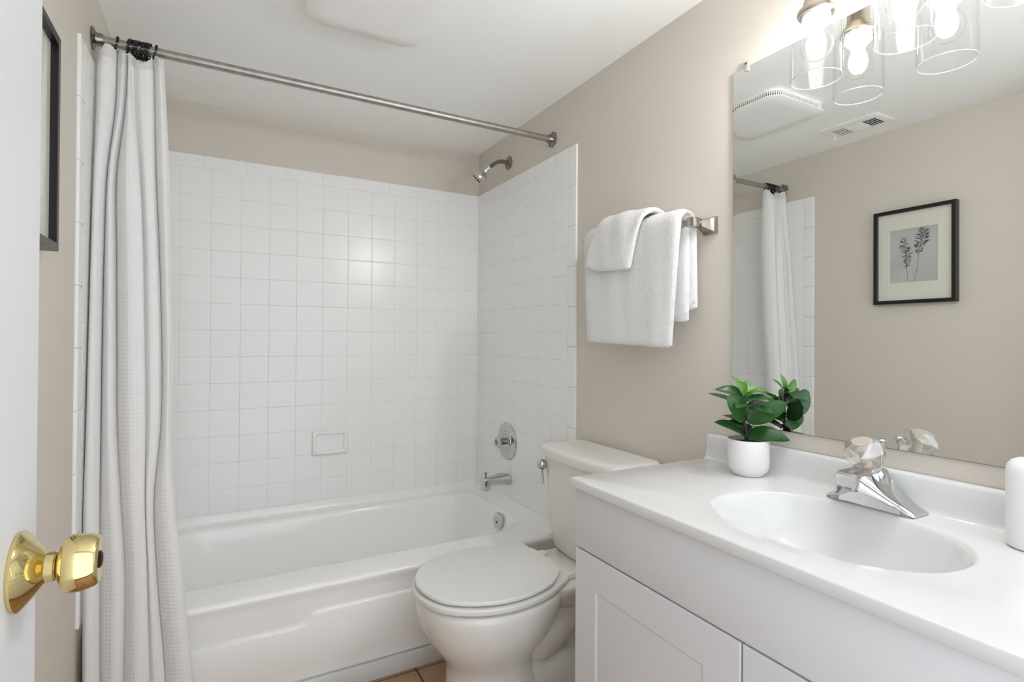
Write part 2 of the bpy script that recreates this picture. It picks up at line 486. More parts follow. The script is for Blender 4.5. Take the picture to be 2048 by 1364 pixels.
va = thing('shower_valve', 'round chrome shower valve plate with clear knob above the tub spout', 'shower valve', (W-T, 2.172, 0.646))
vc = (W-T, 2.172, 0.646); wx = (-1, 0, 0)
vp = obj('escutcheon', lathe(bmesh.new(), [(0.086, 0.0004), (0.0865, 0.003), (0.083, 0.0075), (0.052, 0.0105), (0.050, 0.0085), (0.047, 0.0085), (0.045, 0.012), (0.034, 0.0135), (0.032, 0.011), (0.030, 0.014), (0.0, 0.0145)], vc, wx, 56), M_chrome, va)
obj('stem', lathe(bmesh.new(), [(0.0155, 0.012), (0.0155, 0.034), (0.013, 0.036)], vc, wx, 28), M_chromedull, va)
obj('knob', lathe(bmesh.new(), [(0.013, 0.033), (0.021, 0.036), (0.0265, 0.042), (0.0265, 0.051), (0.0235, 0.056), (0.017, 0.0585), (0.0, 0.0585)], vc, wx, 12), M_acrylic, va, label='clear acrylic knob', sharp=15)
obj('knob_button', lathe(bmesh.new(), [(0.014, 0.0588), (0.014, 0.0598), (0.012, 0.0606)], vc, wx, 24), M_chromedull, va)

spx = W-T; s_y, s_z = 2.160, 0.474
sp = thing('tub_spout', 'chrome tub spout with a small diverter pull on top', 'tub spout', (spx, s_y, s_z))
b = bmesh.new(); rings = []
for (dx, hw, zt, zb, r) in ((0.0005, 0.028, 0.028, -0.027, 0.026), (0.004, 0.0285, 0.0285, -0.0275, 0.026), (0.016, 0.027, 0.027, -0.026, 0.024), (0.032, 0.0245, 0.0235, -0.0225, 0.02), (0.06, 0.0225, 0.020, -0.019, 0.015), (0.095, 0.021, 0.0195, -0.0175, 0.011), (0.102, 0.021, 0.0198, -0.018, 0.010), (0.1035, 0.021, 0.0200, -0.036, 0.009), (0.118, 0.0205, 0.0202, -0.0375, 0.008), (0.1285, 0.0195, 0.0185, -0.0375, 0.008), (0.132, 0.0165, 0.0150, -0.0355, 0.008)):
    ring = rrect(-hw, hw, zb, zt, r, 0, 5)
    rings.append([Vector((spx-dx, s_y+p.x, s_z+p.y)) for p in ring])
loft(b, rings)
spo = obj('spout_body', b, M_chrome, sp, sharp=50)
obj('raised_rib', tube(bmesh.new(), [(spx-0.022, s_y, s_z+0.022), (spx-0.045, s_y, s_z+0.0235), (spx-0.08, s_y, s_z+0.0205), (spx-0.112, s_y, s_z+0.019)], [0.009, 0.008, 0.006, 0.003], 14, 4), M_chrome, spo)
obj('diverter_pull', lathe(bmesh.new(), [(0.0035, 0.0), (0.0035, 0.010), (0.0028, 0.013), (0.0065, 0.019), (0.0068, 0.022), (0.003, 0.0235)], (spx-0.117, s_y, s_z+0.0195), (0, 0, 1), 18), M_chromedull, sp)

# soap dish set in the back wall
sd = thing('soap_dish', 'white ceramic soap dish set into the back wall tiles', 'soap dish', (0.752, D-T, 0.65))
b = bmesh.new()
sx0, sx1, sz0, sz1 = 0.676, 0.829, 0.594, 0.700
def sring(x0, x1, z0, z1, r, y): return [Vector((p.x, y, p.y)) for p in rrect(x0, x1, z0, z1, r, 0, 4)]
loft(b, [sring(sx0, sx1, sz0, sz1, 0.005, D-T+0.001), sring(sx0, sx1, sz0, sz1, 0.006, D-T-0.010), sring(sx0+0.004, sx1-0.004, sz0+0.004, sz1-0.004, 0.007, D-T-0.016),
         sring(sx0+0.012, sx1-0.012, sz0+0.014, sz1-0.012, 0.006, D-T-0.0165), sring(sx0+0.016, sx1-0.016, sz0+0.020, sz1-0.015, 0.006, D-T-0.013), sring(sx0+0.019, sx1-0.019, sz0+0.026, sz1-0.018, 0.008, D-T-0.002)], True, False, True)
obj('dish_body', b, M_tile, sd)
obj('dish_lip', tube(bmesh.new(), [(sx0+0.014, D-T-0.014, sz0+0.013), (0.70, D-T-0.021, sz0+0.0125), (0.752, D-T-0.0225, sz0+0.0125), (0.805, D-T-0.021, sz0+0.0125), (sx1-0.014, D-T-0.014, sz0+0.013)], 0.0065, 12, 5), M_tile, sd)

# ================================================================== SHOWER ROD, RINGS, CURTAIN
YR, ZRD = 1.8186, 1.9248
rod = thing('shower_rod', 'grey metal shower curtain rod spanning the alcove', 'shower rod', (W/2, YR, ZRD))
obj('rod_tube', tube(bmesh.new(), [(0.012, YR, ZRD), (0.5, YR, ZRD), (1.0, YR, ZRD), (W-0.012, YR, ZRD)], 0.0127, 24), M_rod, rod)
for xx, ax in ((0.0005, (1, 0, 0)), (W-0.0005, (-1, 0, 0))):
    b = bmesh.new(); u, v, w = frame(ax); c = Vector((xx, YR, ZRD))
    rings = []
    for r, h, sc in ((0.0295, 0.0, 0.06), (0.0305, 0.003, 0.06), (0.026, 0.006, 0.03), (0.019, 0.0085, 0), (0.0172, 0.012, 0), (0.0172, 0.022, 0), (0.0150, 0.025, 0)):
        rings.append([c+w*h+(u*math.cos(2*PI*j/64)+v*math.sin(2*PI*j/64))*r*(1+sc*math.cos(8*2*PI*j/64)) for j in range(64)])
    loft(b, rings)
    obj('end_flange', b, M_chromedull, rod)

# curtain: fold lines (x) measured at nine heights, folded in plan and lofted down
LV = [1.903, 1.745, 1.555, 1.350, 1.081, 0.882, 0.685, 0.490, 0.200, 0.075]
xL = [0.013, 0.013, 0.011, 0.010, 0.010, 0.010, 0.009, 0.011, 0.013, 0.014]
xa = [0.052, 0.050, 0.036, 0.032, 0.033, 0.035, 0.037, 0.040, 0.044, 0.046]
xb = [0.083, 0.075, 0.055, 0.058, 0.064, 0.069, 0.082, 0.094, 0.093, 0.095]
xc = [0.090, 0.098, 0.114, 0.124, 0.132, 0.137, 0.139, 0.147, 0.155, 0.158]
xd = [0.138, 0.142, 0.147, 0.158, 0.168, 0.169, 0.155, 0.163, 0.185, 0.190]
xR = [0.163, 0.172, 0.181, 0.187, 0.195, 0.196, 0.204, 0.224, 0.251, 0.262]
yB = [1.803, 1.799, 1.788, 1.775, 1.754, 1.738, 1.722, 1.713, 1.709, 1.708]
aF = [0.020, 0.024, 0.028, 0.029, 0.028, 0.026, 0.022, 0.020, 0.020, 0.021]
def level(i):
    L, A_, B_, C_, D_, R_ = xL[i], xa[i], xb[i], xc[i], xd[i], xR[i]
    y, q = yB[i], aF[i]
    ctrl = [(L+0.010, y+1.45*q), (L, y+0.5*q), (L+0.25*(A_-L), y-0.75*q), (L+0.72*(A_-L), y-0.8*q), (A_+0.002, y+0.3*q), (A_-0.001, y+1.25*q),
            (A_+0.35*(B_-A_), y+0.1*q), (A_+0.75*(B_-A_), y-0.5*q), (B_+0.003, y+0.5*q), (B_, y+1.2*q),
            (B_+0.22*(C_-B_), y-0.2*q), (B_+0.55*(C_-B_), y-1.0*q), (C_-0.004, y-0.55*q), (C_, y+0.15*q),
            (C_+0.35*(D_-C_), y-0.45*q), (C_+0.75*(D_-C_), y-0.35*q), (D_+0.002, y+0.4*q), (D_-0.001, y+1.15*q),
            (D_+0.3*(R_-D_), y-0.2*q), (D_+0.68*(R_-D_), y-0.75*q), (R_-0.003, y-0.3*q), (R_, y+0.4*q), (R_-0.006, y+1.1*q)]
    return catmull([(p[0], p[1], LV[i]) for p in ctrl], 6)
lev = [level(i) for i in range(len(LV))]
rows = []
for i in range(len(lev)-1):
    p0, p1, p2, p3 = lev[max(i-1, 0)], lev[i], lev[i+1], lev[min(i+2, len(lev)-1)]
    for s in range(10):
        tt = s/10
        rows.append([0.5*((2*p1[j])+(p2[j]-p0[j])*tt+(2*p0[j]-5*p1[j]+4*p2[j]-p3[j])*tt*tt+(3*p1[j]-p0[j]-3*p2[j]+p3[j])*tt**3) for j in range(len(p1))])
rows.append(lev[-1])
ncol = len(rows[0])
# scalloped top edge: drop between the rings
for j in range(ncol):
    dz = 0.006*math.sin(j*0.42)-0.004+(0.006 if 14 < j < 20 else 0)-(0.022*math.exp(-((j-58)/9.0)**2))-(0.02*math.exp(-((j-86)/8.0)**2))
    dz = min(dz, 0.002) - 0.011*max(0.0, min(1.0, (0.036-lev[0][j].x)/0.012))
    for r_, wgt in ((0, 1.0), (1, 0.8), (2, 0.6), (3, 0.4), (4, 0.2)): rows[r_][j] = rows[r_][j]+Vector((0, 0, dz*wgt))
def cloth_sheet(rows, thick):
    b = bmesh.new(); uvl = b.loops.layers.uv.new('UVMap')
    nr, nc = len(rows), len(rows[0])
    S = [0.0]
    for j in range(1, nc): S.append(S[-1]+(rows[nr//2][j]-rows[nr//2][j-1]).length)
    nor = []
    for i in range(nr):
        l = []
        for j in range(nc):
            du = rows[i][min(j+1, nc-1)]-rows[i][max(j-1, 0)]; dv = rows[min(i+1, nr-1)][j]-rows[max(i-1, 0)][j]
            l.append(du.cross(dv).normalized())
        nor.append(l)
    f1 = [[b.verts.new(rows[i][j]+nor[i][j]*thick/2) for j in range(nc)] for i in range(nr)]
    f2 = [[b.verts.new(rows[i][j]-nor[i][j]*thick/2) for j in range(nc)] for i in range(nr)]
    uvs = {}
    for i in range(nr):
        for j in range(nc): uvs[f1[i][j]] = uvs[f2[i][j]] = (S[j], rows[i][j].z)
    for i in range(nr-1):
        for j in range(nc-1):
            b.faces.new((f1[i][j], f1[i][j+1], f1[i+1][j+1], f1[i+1][j])); b.faces.new((f2[i][j], f2[i+1][j], f2[i+1][j+1], f2[i][j+1]))
    for j in range(nc-1):
        b.faces.new((f1[0][j], f2[0][j], f2[0][j+1], f1[0][j+1])); b.faces.new((f1[-1][j], f1[-1][j+1], f2[-1][j+1], f2[-1][j]))
    for i in range(nr-1):
        b.faces.new((f1[i][0], f1[i+1][0], f2[i+1][0], f2[i][0])); b.faces.new((f1[i][-1], f2[i][-1], f2[i+1][-1], f1[i+1][-1]))
    for f in b.faces:
        for lp in f.loops: lp[uvl].uv = uvs[lp.vert]
    return b
cur = thing('shower_curtain', 'white waffle-weave shower curtain bunched at one end of the rod', 'shower curtain', (0.10, 1.77, 0.075))
obj('curtain_fabric', cloth_sheet(rows[3:], 0.0022), M_curtain, cur, sharp=80)
obj('top_hem', cloth_sheet(rows[:4], 0.0034), M_hem, cur, sharp=80)

# black beaded rings
ring_x = [0.052, 0.080, 0.0855, 0.0925, 0.0985, 0.104, 0.111, 0.117, 0.123, 0.129, 0.142]
ords = ['', 'second', 'third', 'fourth', 'fifth', 'sixth', 'seventh', 'eighth', 'ninth', 'tenth', '']
def bead_ring(label):
    b = bmesh.new(); n = 20
    for k in range(n):
        th = 2*PI*k/n
        yy = 0.0172*math.cos(th); zz = 0.0172*math.sin(th)
        if zz < 0: zz *= 1.75; yy *= (1-0.25*abs(math.sin(th)))
        ball(b, (0.0035*math.sin(th*1.0), yy, zz), 0.0033, 8, 6)
    o = obj('curtain_ring', b, M_bead)
    return tag(o, label, 'curtain ring', 'black beaded curtain rings')
ring0 = None
for i, x in enumerate(ring_x):
    if i == 0: lb = 'single black beaded curtain ring hanging apart nearest the rod end by the wall'
    elif i == 10: lb = 'last black beaded curtain ring of the cluster, furthest along the rod'
    else: lb = 'black beaded curtain ring, %s from the wall end of the rod' % ords[i]
    if ring0 is None: ring0 = o = bead_ring(lb)
    else:
        o = ring0.copy(); COL.objects.link(o); o['label'] = lb
    o.location = (x, YR-0.001, ZRD-0.0005)
    o.rotation_euler = (random.uniform(-0.12, 0.12), 0, random.uniform(-0.12, 0.12) + (0.30 if i in (0, 10) else 0.0))

# ================================================================== TOILET
to = thing('toilet', 'white two-piece toilet with its lid down between the tub and the vanity', 'toilet', (1.12, 1.415, 0))
tyc = 1.412
def bowl_ring(z, cx, af, ar, w, cyo=0.0, n=48, e=2.2):
    pts = []
    for j in range(n):
        th = 2*PI*j/n; c, s = math.cos(th), math.sin(th)
        sx = math.copysign(abs(c)**(2/e), c); sy_ = math.copysign(abs(s)**(2/e), s)
        pts.append(Vector((cx+(ar if c > 0 else af)*sx, tyc+cyo+w*sy_, z)))
    return pts
b = bmesh.new()
loft(b, [bowl_ring(0.0, 1.02, 0.125, 0.20, 0.112), bowl_ring(0.02, 1.02, 0.125, 0.20, 0.112), bowl_ring(0.06, 1.01, 0.122, 0.19, 0.114), bowl_ring(0.12, 1.005, 0.119, 0.16, 0.113), bowl_ring(0.17, 1.005, 0.117, 0.14, 0.113), bowl_ring(0.195, 1.003, 0.120, 0.135, 0.117), bowl_ring(0.22, 1.0, 0.132, 0.14, 0.129),
         bowl_ring(0.25, 0.998, 0.152, 0.165, 0.148), bowl_ring(0.285, 0.997, 0.175, 0.195, 0.170), bowl_ring(0.32, 0.997, 0.190, 0.215, 0.183), bowl_ring(0.355, 0.997, 0.199, 0.23, 0.190), bowl_ring(0.38, 0.997, 0.202, 0.235, 0.192), bowl_ring(0.392, 0.997, 0.200, 0.234, 0.190), bowl_ring(0.398, 0.997, 0.194, 0.230, 0.185),
         bowl_ring(0.399, 0.997, 0.17, 0.20, 0.16)], True, True, True)
# rear deck that carries the tank
loft(b, [[Vector((p.x, p.y, z)) for p in rrect(1.13+dx, 1.452, tyc-hw, tyc+hw, 0.05, 0, 6)] for z, hw, dx in ((0.30, 0.07, 0.08), (0.335, 0.10, 0.05), (0.365, 0.125, 0.02), (0.388, 0.135, 0.0), (0.398, 0.133, 0.004), (0.402, 0.125, 0.012))])
# trapway sweeping down behind the bowl, and the foot
tube(b, [(1.08, tyc, 0.26), (1.16, tyc, 0.225), (1.24, tyc, 0.255), (1.31, tyc, 0.30), (1.36, tyc, 0.27), (1.375, tyc, 0.17), (1.36, tyc, 0.02)], [0.085, 0.088, 0.075, 0.07, 0.07, 0.075, 0.08], 28, 6)
tube(b, [(1.07, tyc, 0.16), (1.15, tyc, 0.11), (1.22, tyc, 0.10), (1.30, tyc, 0.06)], [0.085, 0.078, 0.07, 0.07], 24, 6)
loft(b, [[Vector((p.x, p.y, z)) for p in rrect(0.93, 1.44, tyc-hw, tyc+hw, 0.09, 0, 6)] for z, hw in ((0.0, 0.118), (0.022, 0.118), (0.034, 0.112), (0.042, 0.095))])
obj('bowl', b, M_porcelain, to, sharp=60)
for s in (-1, 1):
    obj('bolt_cap', lathe(bmesh.new(), [(0.018, 0.036), (0.019, 0.042), (0.017, 0.052), (0.010, 0.059), (0.0, 0.061)], (1.215, tyc+s*0.098, 0.0), (0, 0, 1), 24), M_porcelain, to)
LID = [(0.797, 1.450), (0.818, 1.502), (0.858, 1.551), (0.925, 1.585), (1.012, 1.598), (1.095, 1.582), (1.150, 1.571), (1.185, 1.570), (1.203, 1.560), (1.205, 1.500), (1.205, 1.400), (1.203, 1.330), (1.190, 1.310), (1.172, 1.292), (1.141, 1.266), (1.095, 1.245), (1.026, 1.231), (0.960, 1.233), (0.901, 1.252), (0.853, 1.280), (0.819, 1.316), (0.799, 1.366), (0.793, 1.412)]
lidc = smooth_closed([(x, y, 0) for x, y in LID], 5)
def grow(k, dx=0): return [((p.x-1.0)*k+1.0+dx, (p.y-1.412)*k+1.412) for p in lidc]
b = prism(bmesh.new(), grow(1.0), 0.4250, 0.4370, 0.0045, 4)
obj('toilet_lid', b, M_seat, to, sharp=60)
SEAT = [(0.789, 1.452), (0.812, 1.507), (0.853, 1.558), (0.922, 1.594), (1.012, 1.607), (1.100, 1.594), (1.170, 1.568), (1.222, 1.545), (1.236, 1.520), (1.238, 1.42), (1.236, 1.335), (1.228, 1.312), (1.200, 1.288), (1.150, 1.258), (1.098, 1.236), (1.026, 1.222), (0.958, 1.224), (0.897, 1.243), (0.847, 1.272), (0.811, 1.310), (0.791, 1.363), (0.784, 1.412)]
sc_ = smooth_closed([(x, y, 0) for x, y in SEAT], 5)
b = prism(bmesh.new(), [(p.x, p.y) for p in sc_], 0.4040, 0.4205, 0.0045, 4)
obj('toilet_seat', b, M_seat, to, sharp=60)
for yy in (1.49, 1.322):
    h = obj('hinge', B(1.214, 1.256, yy-0.013, yy+0.013, 0.403, 0.4225, 0.005, 3), M_seat, to)
for x, y in ((0.86, 1.33), (0.86, 1.49), (1.10, 1.29), (1.10, 1.54)):
    obj('seat_bumper', lathe(bmesh.new(), [(0.008, 0.4208), (0.008, 0.4248)], (x, y, 0), (0, 0, 1), 12), M_rubber, to)
for x, y in ((0.83, 1.35), (0.83, 1.47), (1.08, 1.26), (1.08, 1.565)):
    obj('seat_bumper', lathe(bmesh.new(), [(0.008, 0.3975), (0.008, 0.4028)], (x, y, 0), (0, 0, 1), 12), M_rubber, to)
# tank (front face bowed) and lid
def tank_ring(z, x0, x1, ya, yb, bow, r=0.022):
    pts = rrect(x0, x1, ya, yb, r, z, 6); dense = []
    n = len(pts)
    for i in range(n):
        p, q = pts[i], pts[(i+1) % n]
        k = 10 if i % 7 == 6 else 1
        for s in range(k): dense.append(p.lerp(q, s/k))
    yc, hw = (ya+yb)/2, (yb-ya)/2
    out = []
    for p in dense:
        f = max(0.0, (x1-p.x)/(x1-x0)); out.append(Vector((p.x-bow*f*(1-((p.y-yc)/hw)**2), p.y, z)))
    return out
b = bmesh.new()
loft(b, [tank_ring(0.400, 1.335, 1.462, 1.262, 1.552, 0.012), tank_ring(0.412, 1.327, 1.468, 1.255, 1.560, 0.016), tank_ring(0.46, 1.322, 1.471, 1.246, 1.568, 0.020), tank_ring(0.60, 1.317, 1.475, 1.220, 1.585, 0.024), tank_ring(0.700, 1.315, 1.477, 1.202, 1.600, 0.026), tank_ring(0.717, 1.315, 1.477, 1.200, 1.602, 0.026)])
obj('tank', b, M_porcelain, to, sharp=60)
b = bmesh.new()
loft(b, [tank_ring(z, 1.303+d, 1.481-d*0.4, 1.186+d, 1.616-d, 0.027, 0.026) for z, d in ((0.7165, 0.004), (0.7185, 0.0), (0.739, 0.0), (0.747, 0.003), (0.7515, 0.009), (0.7530, 0.020), (0.7530, 0.05))])
obj('tank_lid', b, M_porcelain, to, sharp=60)
lv = obj('flush_lever', lathe(bmesh.new(), [(0.013, 0.0), (0.0165, 0.003), (0.0185, 0.010), (0.0175, 0.018), (0.0130, 0.025), (0.006, 0.029), (0.0, 0.030)], (1.312, 1.584, 0.681), (-1, 0.15, 0), 28), M_chrome, to, label='chrome flush lever')
obj('lever_arm', tube(bmesh.new(), [(1.303, 1.590, 0.672), (1.304, 1.592, 0.655), (1.3055, 1.590, 0.630), (1.306, 1.587, 0.612)], [0.006, 0.005, 0.0042, 0.004], 12, 4), M_chrome, lv)

# ================================================================== VANITY
VY0, VY1 = 0.115, 1.0206
XF, ZC = 1.0196, 0.7991
va_c = thing('vanity_cabinet', 'white shaker vanity cabinet with two doors under the sink top', 'vanity cabinet', (1.26, 0.567, 0))
fx = 1.034
b = bmesh.new()
box(b, fx+0.019, W-0.004, 0.9986, 1.0146, 0.09, ZC-0.0222, 0.001); box(b, fx+0.019, W-0.004, VY0+0.004, VY0+0.020, 0.09, ZC-0.0222, 0.001)
box(b, fx+0.019, W-0.004, VY0+0.020, 0.9986, 0.09, 0.106); box(b, W-0.012, W-0.004, VY0+0.020, 0.9986, 0.106, ZC-0.0222)
box(b, fx+0.019, fx+0.037, VY0+0.020, 0.9986, 0.735, ZC-0.0222); box(b, fx+0.019, fx+0.037, VY0+0.020, 0.9986, 0.62, 0.66); box(b, fx+0.019, fx+0.037, 0.5475, 0.5875, 0.106, 0.62)
obj('carcass', b, M_cab, va_c)
obj('toe_kick', B(fx+0.075, W-0.01, VY0+0.01, 1.010, 0.0, 0.092), M_cab, va_c)
obj('drawer_front', B(fx, fx+0.018, VY0+0.005, 1.0146, 0.6425, 0.7755, 0.0018), M_cab, va_c, label='plain false drawer panel')
def shaker(ya, yb, za, zb):
    b = bmesh.new(); s = 0.074; g = 0.0026
    def rg(i, x): return [Vector((x, y, z)) for y, z in ((ya+i, za+i), (yb-i, za+i), (yb-i, zb-i), (ya+i, zb-i))]
    loft(b, [rg(0.0, fx+0.0185), rg(0.0, fx+0.0015), rg(0.0015, fx), rg(s, fx), rg(s+0.005, fx+g), rg(s+0.02, fx+g)], True, True, True)
    return b
obj('cabinet_door', shaker(0.5695, 1.0146, 0.098, 0.6385), M_cab, va_c, sharp=20)
obj('cabinet_door', shaker(VY0+0.005, 0.5655, 0.098, 0.6385), M_cab, va_c, sharp=20)

# one-piece top: slab with the oval bowl sunk into it, backsplash as a part
vt = thing('sink_top', 'glossy white vanity sink top with an oval basin and low backsplash', 'sink top', (1.245, 0.567, 0.778))
b = bmesh.new()
cx, cy, rxx, ryy = 1.241, 0.556, 0.152, 0.203
N = 96
def oval(k, z, dx=0.0):
    out = []
    for j in range(N):
        th = 2*PI*j/N; c, s = math.cos(th), math.sin(th)
        e = 2/2.25
        out.append(Vector((cx+dx+rxx*k*math.copysign(abs(c)**e, c), cy+ryy*k*math.copysign(abs(s)**e, s), z)))
    return out
def rect_ring(x0, x1, y0, y1, z, r=0.004):
    out = []
    for j in range(N):
        th = 2*PI*j/N; c, s = math.cos(th), math.sin(th)
        dxp = (x1-cx)/c if c > 1e-9 else ((x0-cx)/c if c < -1e-9 else 1e9)
        dyp = (y1-cy)/s if s > 1e-9 else ((y0-cy)/s if s < -1e-9 else 1e9)
        tt = min(dxp, dyp); out.append(Vector((cx+c*tt, cy+s*tt, z)))
    # snap the four nearest points onto the corners
    for X, Y in ((x0, y0), (x1, y0), (x0, y1), (x1, y1)):
        k = min(range(N), key=lambda i: (out[i].x-X)**2+(out[i].y-Y)**2); out[k] = Vector((X, Y, z))
    return out
xw = W-0.0015
rings = [oval(0.12, ZC-0.127), oval(0.45, ZC-0.120), oval(0.80, ZC-0.078), oval(0.97, ZC-0.034), oval(1.02, ZC-0.0215), rect_ring(XF+0.002, xw, VY0+0.002, VY1-0.002, ZC-0.021), rect_ring(XF, xw, VY0, VY1, ZC-0.019), rect_ring(XF, xw, VY0, VY1, ZC-0.003), rect_ring(XF+0.001, xw, VY0+0.001, VY1-0.001, ZC-0.0008), rect_ring(XF+0.003, xw, VY0+0.003, VY1-0.003, ZC)]
rings += [oval(1.02, ZC), oval(1.0, ZC-0.0008), oval(0.985, ZC-0.0030), oval(0.965, ZC-0.0085), oval(0.93, ZC-0.021), oval(0.87, ZC-0.043), oval(0.77, ZC-0.070), oval(0.62, ZC-0.095), oval(0.42, ZC-0.112), oval(0.2, ZC-0.118), oval(0.1, ZC-0.1195)]
loft(b, rings, True, True, True)
top = obj('sink_slab', b, M_top, vt, sharp=48)
b = bmesh.new()
ringsB = []
for yy, f in ((VY0, 0.0), (VY0+0.003, 1.0), (VY1-0.006, 1.0), (VY1-0.003, 0.6), (VY1-0.0015, 0.0)):
    rr = 0.005
    prof = [(xw, ZC-0.002), (W-0.033, ZC-0.001), (W-0.0285, ZC+0.0008), (W-0.0252, ZC+0.0038), (W-0.0225, ZC+0.0105), (W-0.0212, ZC+0.03), (W-0.0205, 0.858), (W-0.0190, 0.862), (W-0.0155, 0.8640), (xw, 0.8640)]
    ringsB.append([Vector((x if i in (0, 9) else x+(1-f)*0.002, yy, z-(1-f)*0.002 if z > 0.85 else z)) for i, (x, z) in enumerate(prof)])
loft(b, ringsB)
obj('backsplash', b, M_top, vt, sharp=40)
obj('drain', lathe(bmesh.new(), [(0.021, 0), (0.021, 0.0025), (0.017, 0.0035), (0.015, 0.002), (0.0, 0.005)], (cx, cy, ZC-0.1193), (0, 0, 1), 28), M_chrome, vt)

# ---- faucet
fa = thing('faucet', 'chrome single-knob bathroom faucet on the vanity sink top', 'faucet', (1.425, 0.571, ZC))
fy = 0.572
b = bmesh.new(); rings = []
z_ = ZC+0.0008
for tt in [-1, -0.93, -0.82, -0.68, -0.54, -0.42, -0.33, -0.265, -0.235, -0.225, 0.225, 0.235, 0.265, 0.33, 0.42, 0.54, 0.68, 0.82, 0.93, 1]:
    aq = abs(tt); y = fy+0.0785*tt
    s = max(0.0, min(1.0, (aq-0.225)/0.775)); k = (1-s)**1.6
    zt = z_+0.0085+0.062*(1-s)**1.45 if aq > 0.2255 else z_+0.0765
    xf_ = 1.3985-0.068*k if aq > 0.2255 else 1.3285
    if aq in (0.225,): zt = z_+0.074
    lip = 0.007+0.020*k
    xb_ = 1.4555
    endk = 0.55 if aq == 1 else 1.0
    rings.append([Vector(p) for p in ((xb_, y, z_), (xb_+0.0005, y, z_+(zt-z_)*0.45*endk), (xb_-0.010, y, z_+(zt-z_)*0.86*endk), (1.430, y, z_+(zt-z_)*endk), (xf_+0.012, y, z_+(zt-z_)*endk), (xf_+0.003, y, z_+(zt-z_-0.002)*endk), (xf_, y, z_+(zt-z_-0.006)*endk), (xf_+0.001, y, max(z_+0.001, zt-lip)), (xf_+0.004+0.006*k, y, max(z_+0.0008, zt-lip-0.001)), (1.4015, y, max(z_+0.0006, zt-lip-0.002-0.012*k)), (1.4005, y, z_))])
loft(b, rings)
fb = obj('faucet_body', b, M_chrome, fa, sharp=32)
obj('aerator', lathe(bmesh.new(), [(0.0095, 0.0), (0.0105, 0.001), (0.0105, 0.011), (0.0095, 0.014)], (1.349, fy, z_+0.0375), (0, 0, 1), 24), M_nickel, fb)
kax = Vector((-0.34, 0, 0.94)).normalized(); kc = Vector((1.3985, fy-0.003, ZC+0.064))
obj('knob_collar', lathe(bmesh.new(), [(0.030, -0.02), (0.029, -0.004), (0.0265, 0.004), (0.0215, 0.010), (0.0225, 0.012), (0.0225, 0.016), (0.017, 0.018)], kc, kax, 36), M_chrome, fa)
kn = obj('handle_knob', lathe(bmesh.new(), [(0.016, 0.0175), (0.022, 0.0185), (0.0300, 0.029), (0.0350, 0.042), (0.0350, 0.050), (0.0305, 0.062), (0.0235, 0.071), (0.019, 0.0725), (0.0, 0.0725)], kc, kax, 10, twist=PI/10), M_acrylic, fa, label='clear faceted acrylic knob', sharp=8)
obj('knob_core', lathe(bmesh.new(), [(0.009, 0.018), (0.009, 0.045), (0.016, 0.062), (0.0175, 0.0700), (0.0, 0.0705)], kc, kax, 20), M_core, kn, label='pale inner core of the knob')
obj('popup_rod', tube(bmesh.new(), [(1.4475, fy, ZC+0.035), (1.4485, fy, ZC+0.07), (1.4500, fy, ZC+0.112)], 0.0027, 12), M_chrome, fa)
obj('popup_pull', lathe(bmesh.new(), [(0.0035, 0.0), (0.0045, 0.002), (0.0082, 0.0165), (0.0086, 0.019), (0.006, 0.0215), (0.0, 0.022)], (1.4500, fy, ZC+0.105), (0, 0, 1), 20), M_chrome, fa)

# ---- soap dispenser
so = thing('soap_dispenser', 'white soap pump bottle at the right end of the sink top', 'soap dispenser', (1.412, 0.333, ZC))
obj('bottle', lathe(bmesh.new(), [(0.0, 0.0), (0.031, 0.0), (0.0345, 0.002), (0.036, 0.006), (0.036, 0.118), (0.0345, 0.126), (0.030, 0.133), (0.023, 0.137), (0.016, 0.1385)], (1.412, 0.333, ZC+0.0004), (0, 0, 1), 48, cap0=False), M_soap, so)
pm = obj('pump', lathe(bmesh.new(), [(0.0135, 0.137), (0.0145, 0.139), (0.0145, 0.160), (0.013, 0.162), (0.0055, 0.163), (0.0055, 0.178), (0.012, 0.179), (0.0125, 0.190), (0.011, 0.192)], (1.412, 0.333, ZC), (0, 0, 1), 32), M_soap, so)
obj('nozzle', tube(bmesh.new(), [(1.412, 0.333, ZC+0.185), (1.432, 0.322, ZC+0.186), (1.450, 0.312, ZC+0.183), (1.456, 0.308, ZC+0.177)], 0.0045, 12, 4), M_soap, pm)

# ---- potted plant
pc = Vector((1.4145, 0.846, ZC+0.0004))
pl = thing('potted_plant', 'small green leafy plant in a white pot in the corner of the sink top', 'plant', tuple(pc))
obj('pot', lathe(bmesh.new(), [(0.0, 0.0), (0.0320, 0.0), (0.0345, 0.0015), (0.0352, 0.0045), (0.0400, 0.0085), (0.0438, 0.0150), (0.0456, 0.0230), (0.0464, 0.0330), (0.0470, 0.0825), (0.0464, 0.0842), (0.0452, 0.0842), (0.0446, 0.0825), (0.0440, 0.066)], pc, (0, 0, 1), 56, cap0=False, cap1=False), M_pot, pl)
obj('soil', lathe(bmesh.new(), [(0.0444, 0.0735), (0.034, 0.075), (0.02, 0.077), (0.0, 0.079)], pc, (0, 0, 1), 32), M_soil, pl)
PXM = 0.00119
Rv = Vector((0.876, -0.482, 0)); Fv = Vector((0.482, 0.876, 0)); Zv = Vector((0, 0, 1))
so_ = pc+Vector((0, 0, 0.080))+Rv*(-0.004)
def pp(du, dv, dep=0.0): return so_+Rv*du*PXM-Zv*dv*PXM+Fv*dep
b = bmesh.new()
tube(b, [pp(0, 10), pp(0, 0), pp(-2, -22), pp(-6, -45), pp(-6, -68), pp(-4, -88), pp(-3, -100)], [0.0058, 0.005, 0.0036, 0.0028, 0.0024, 0.002, 0.0014], 10, 4)
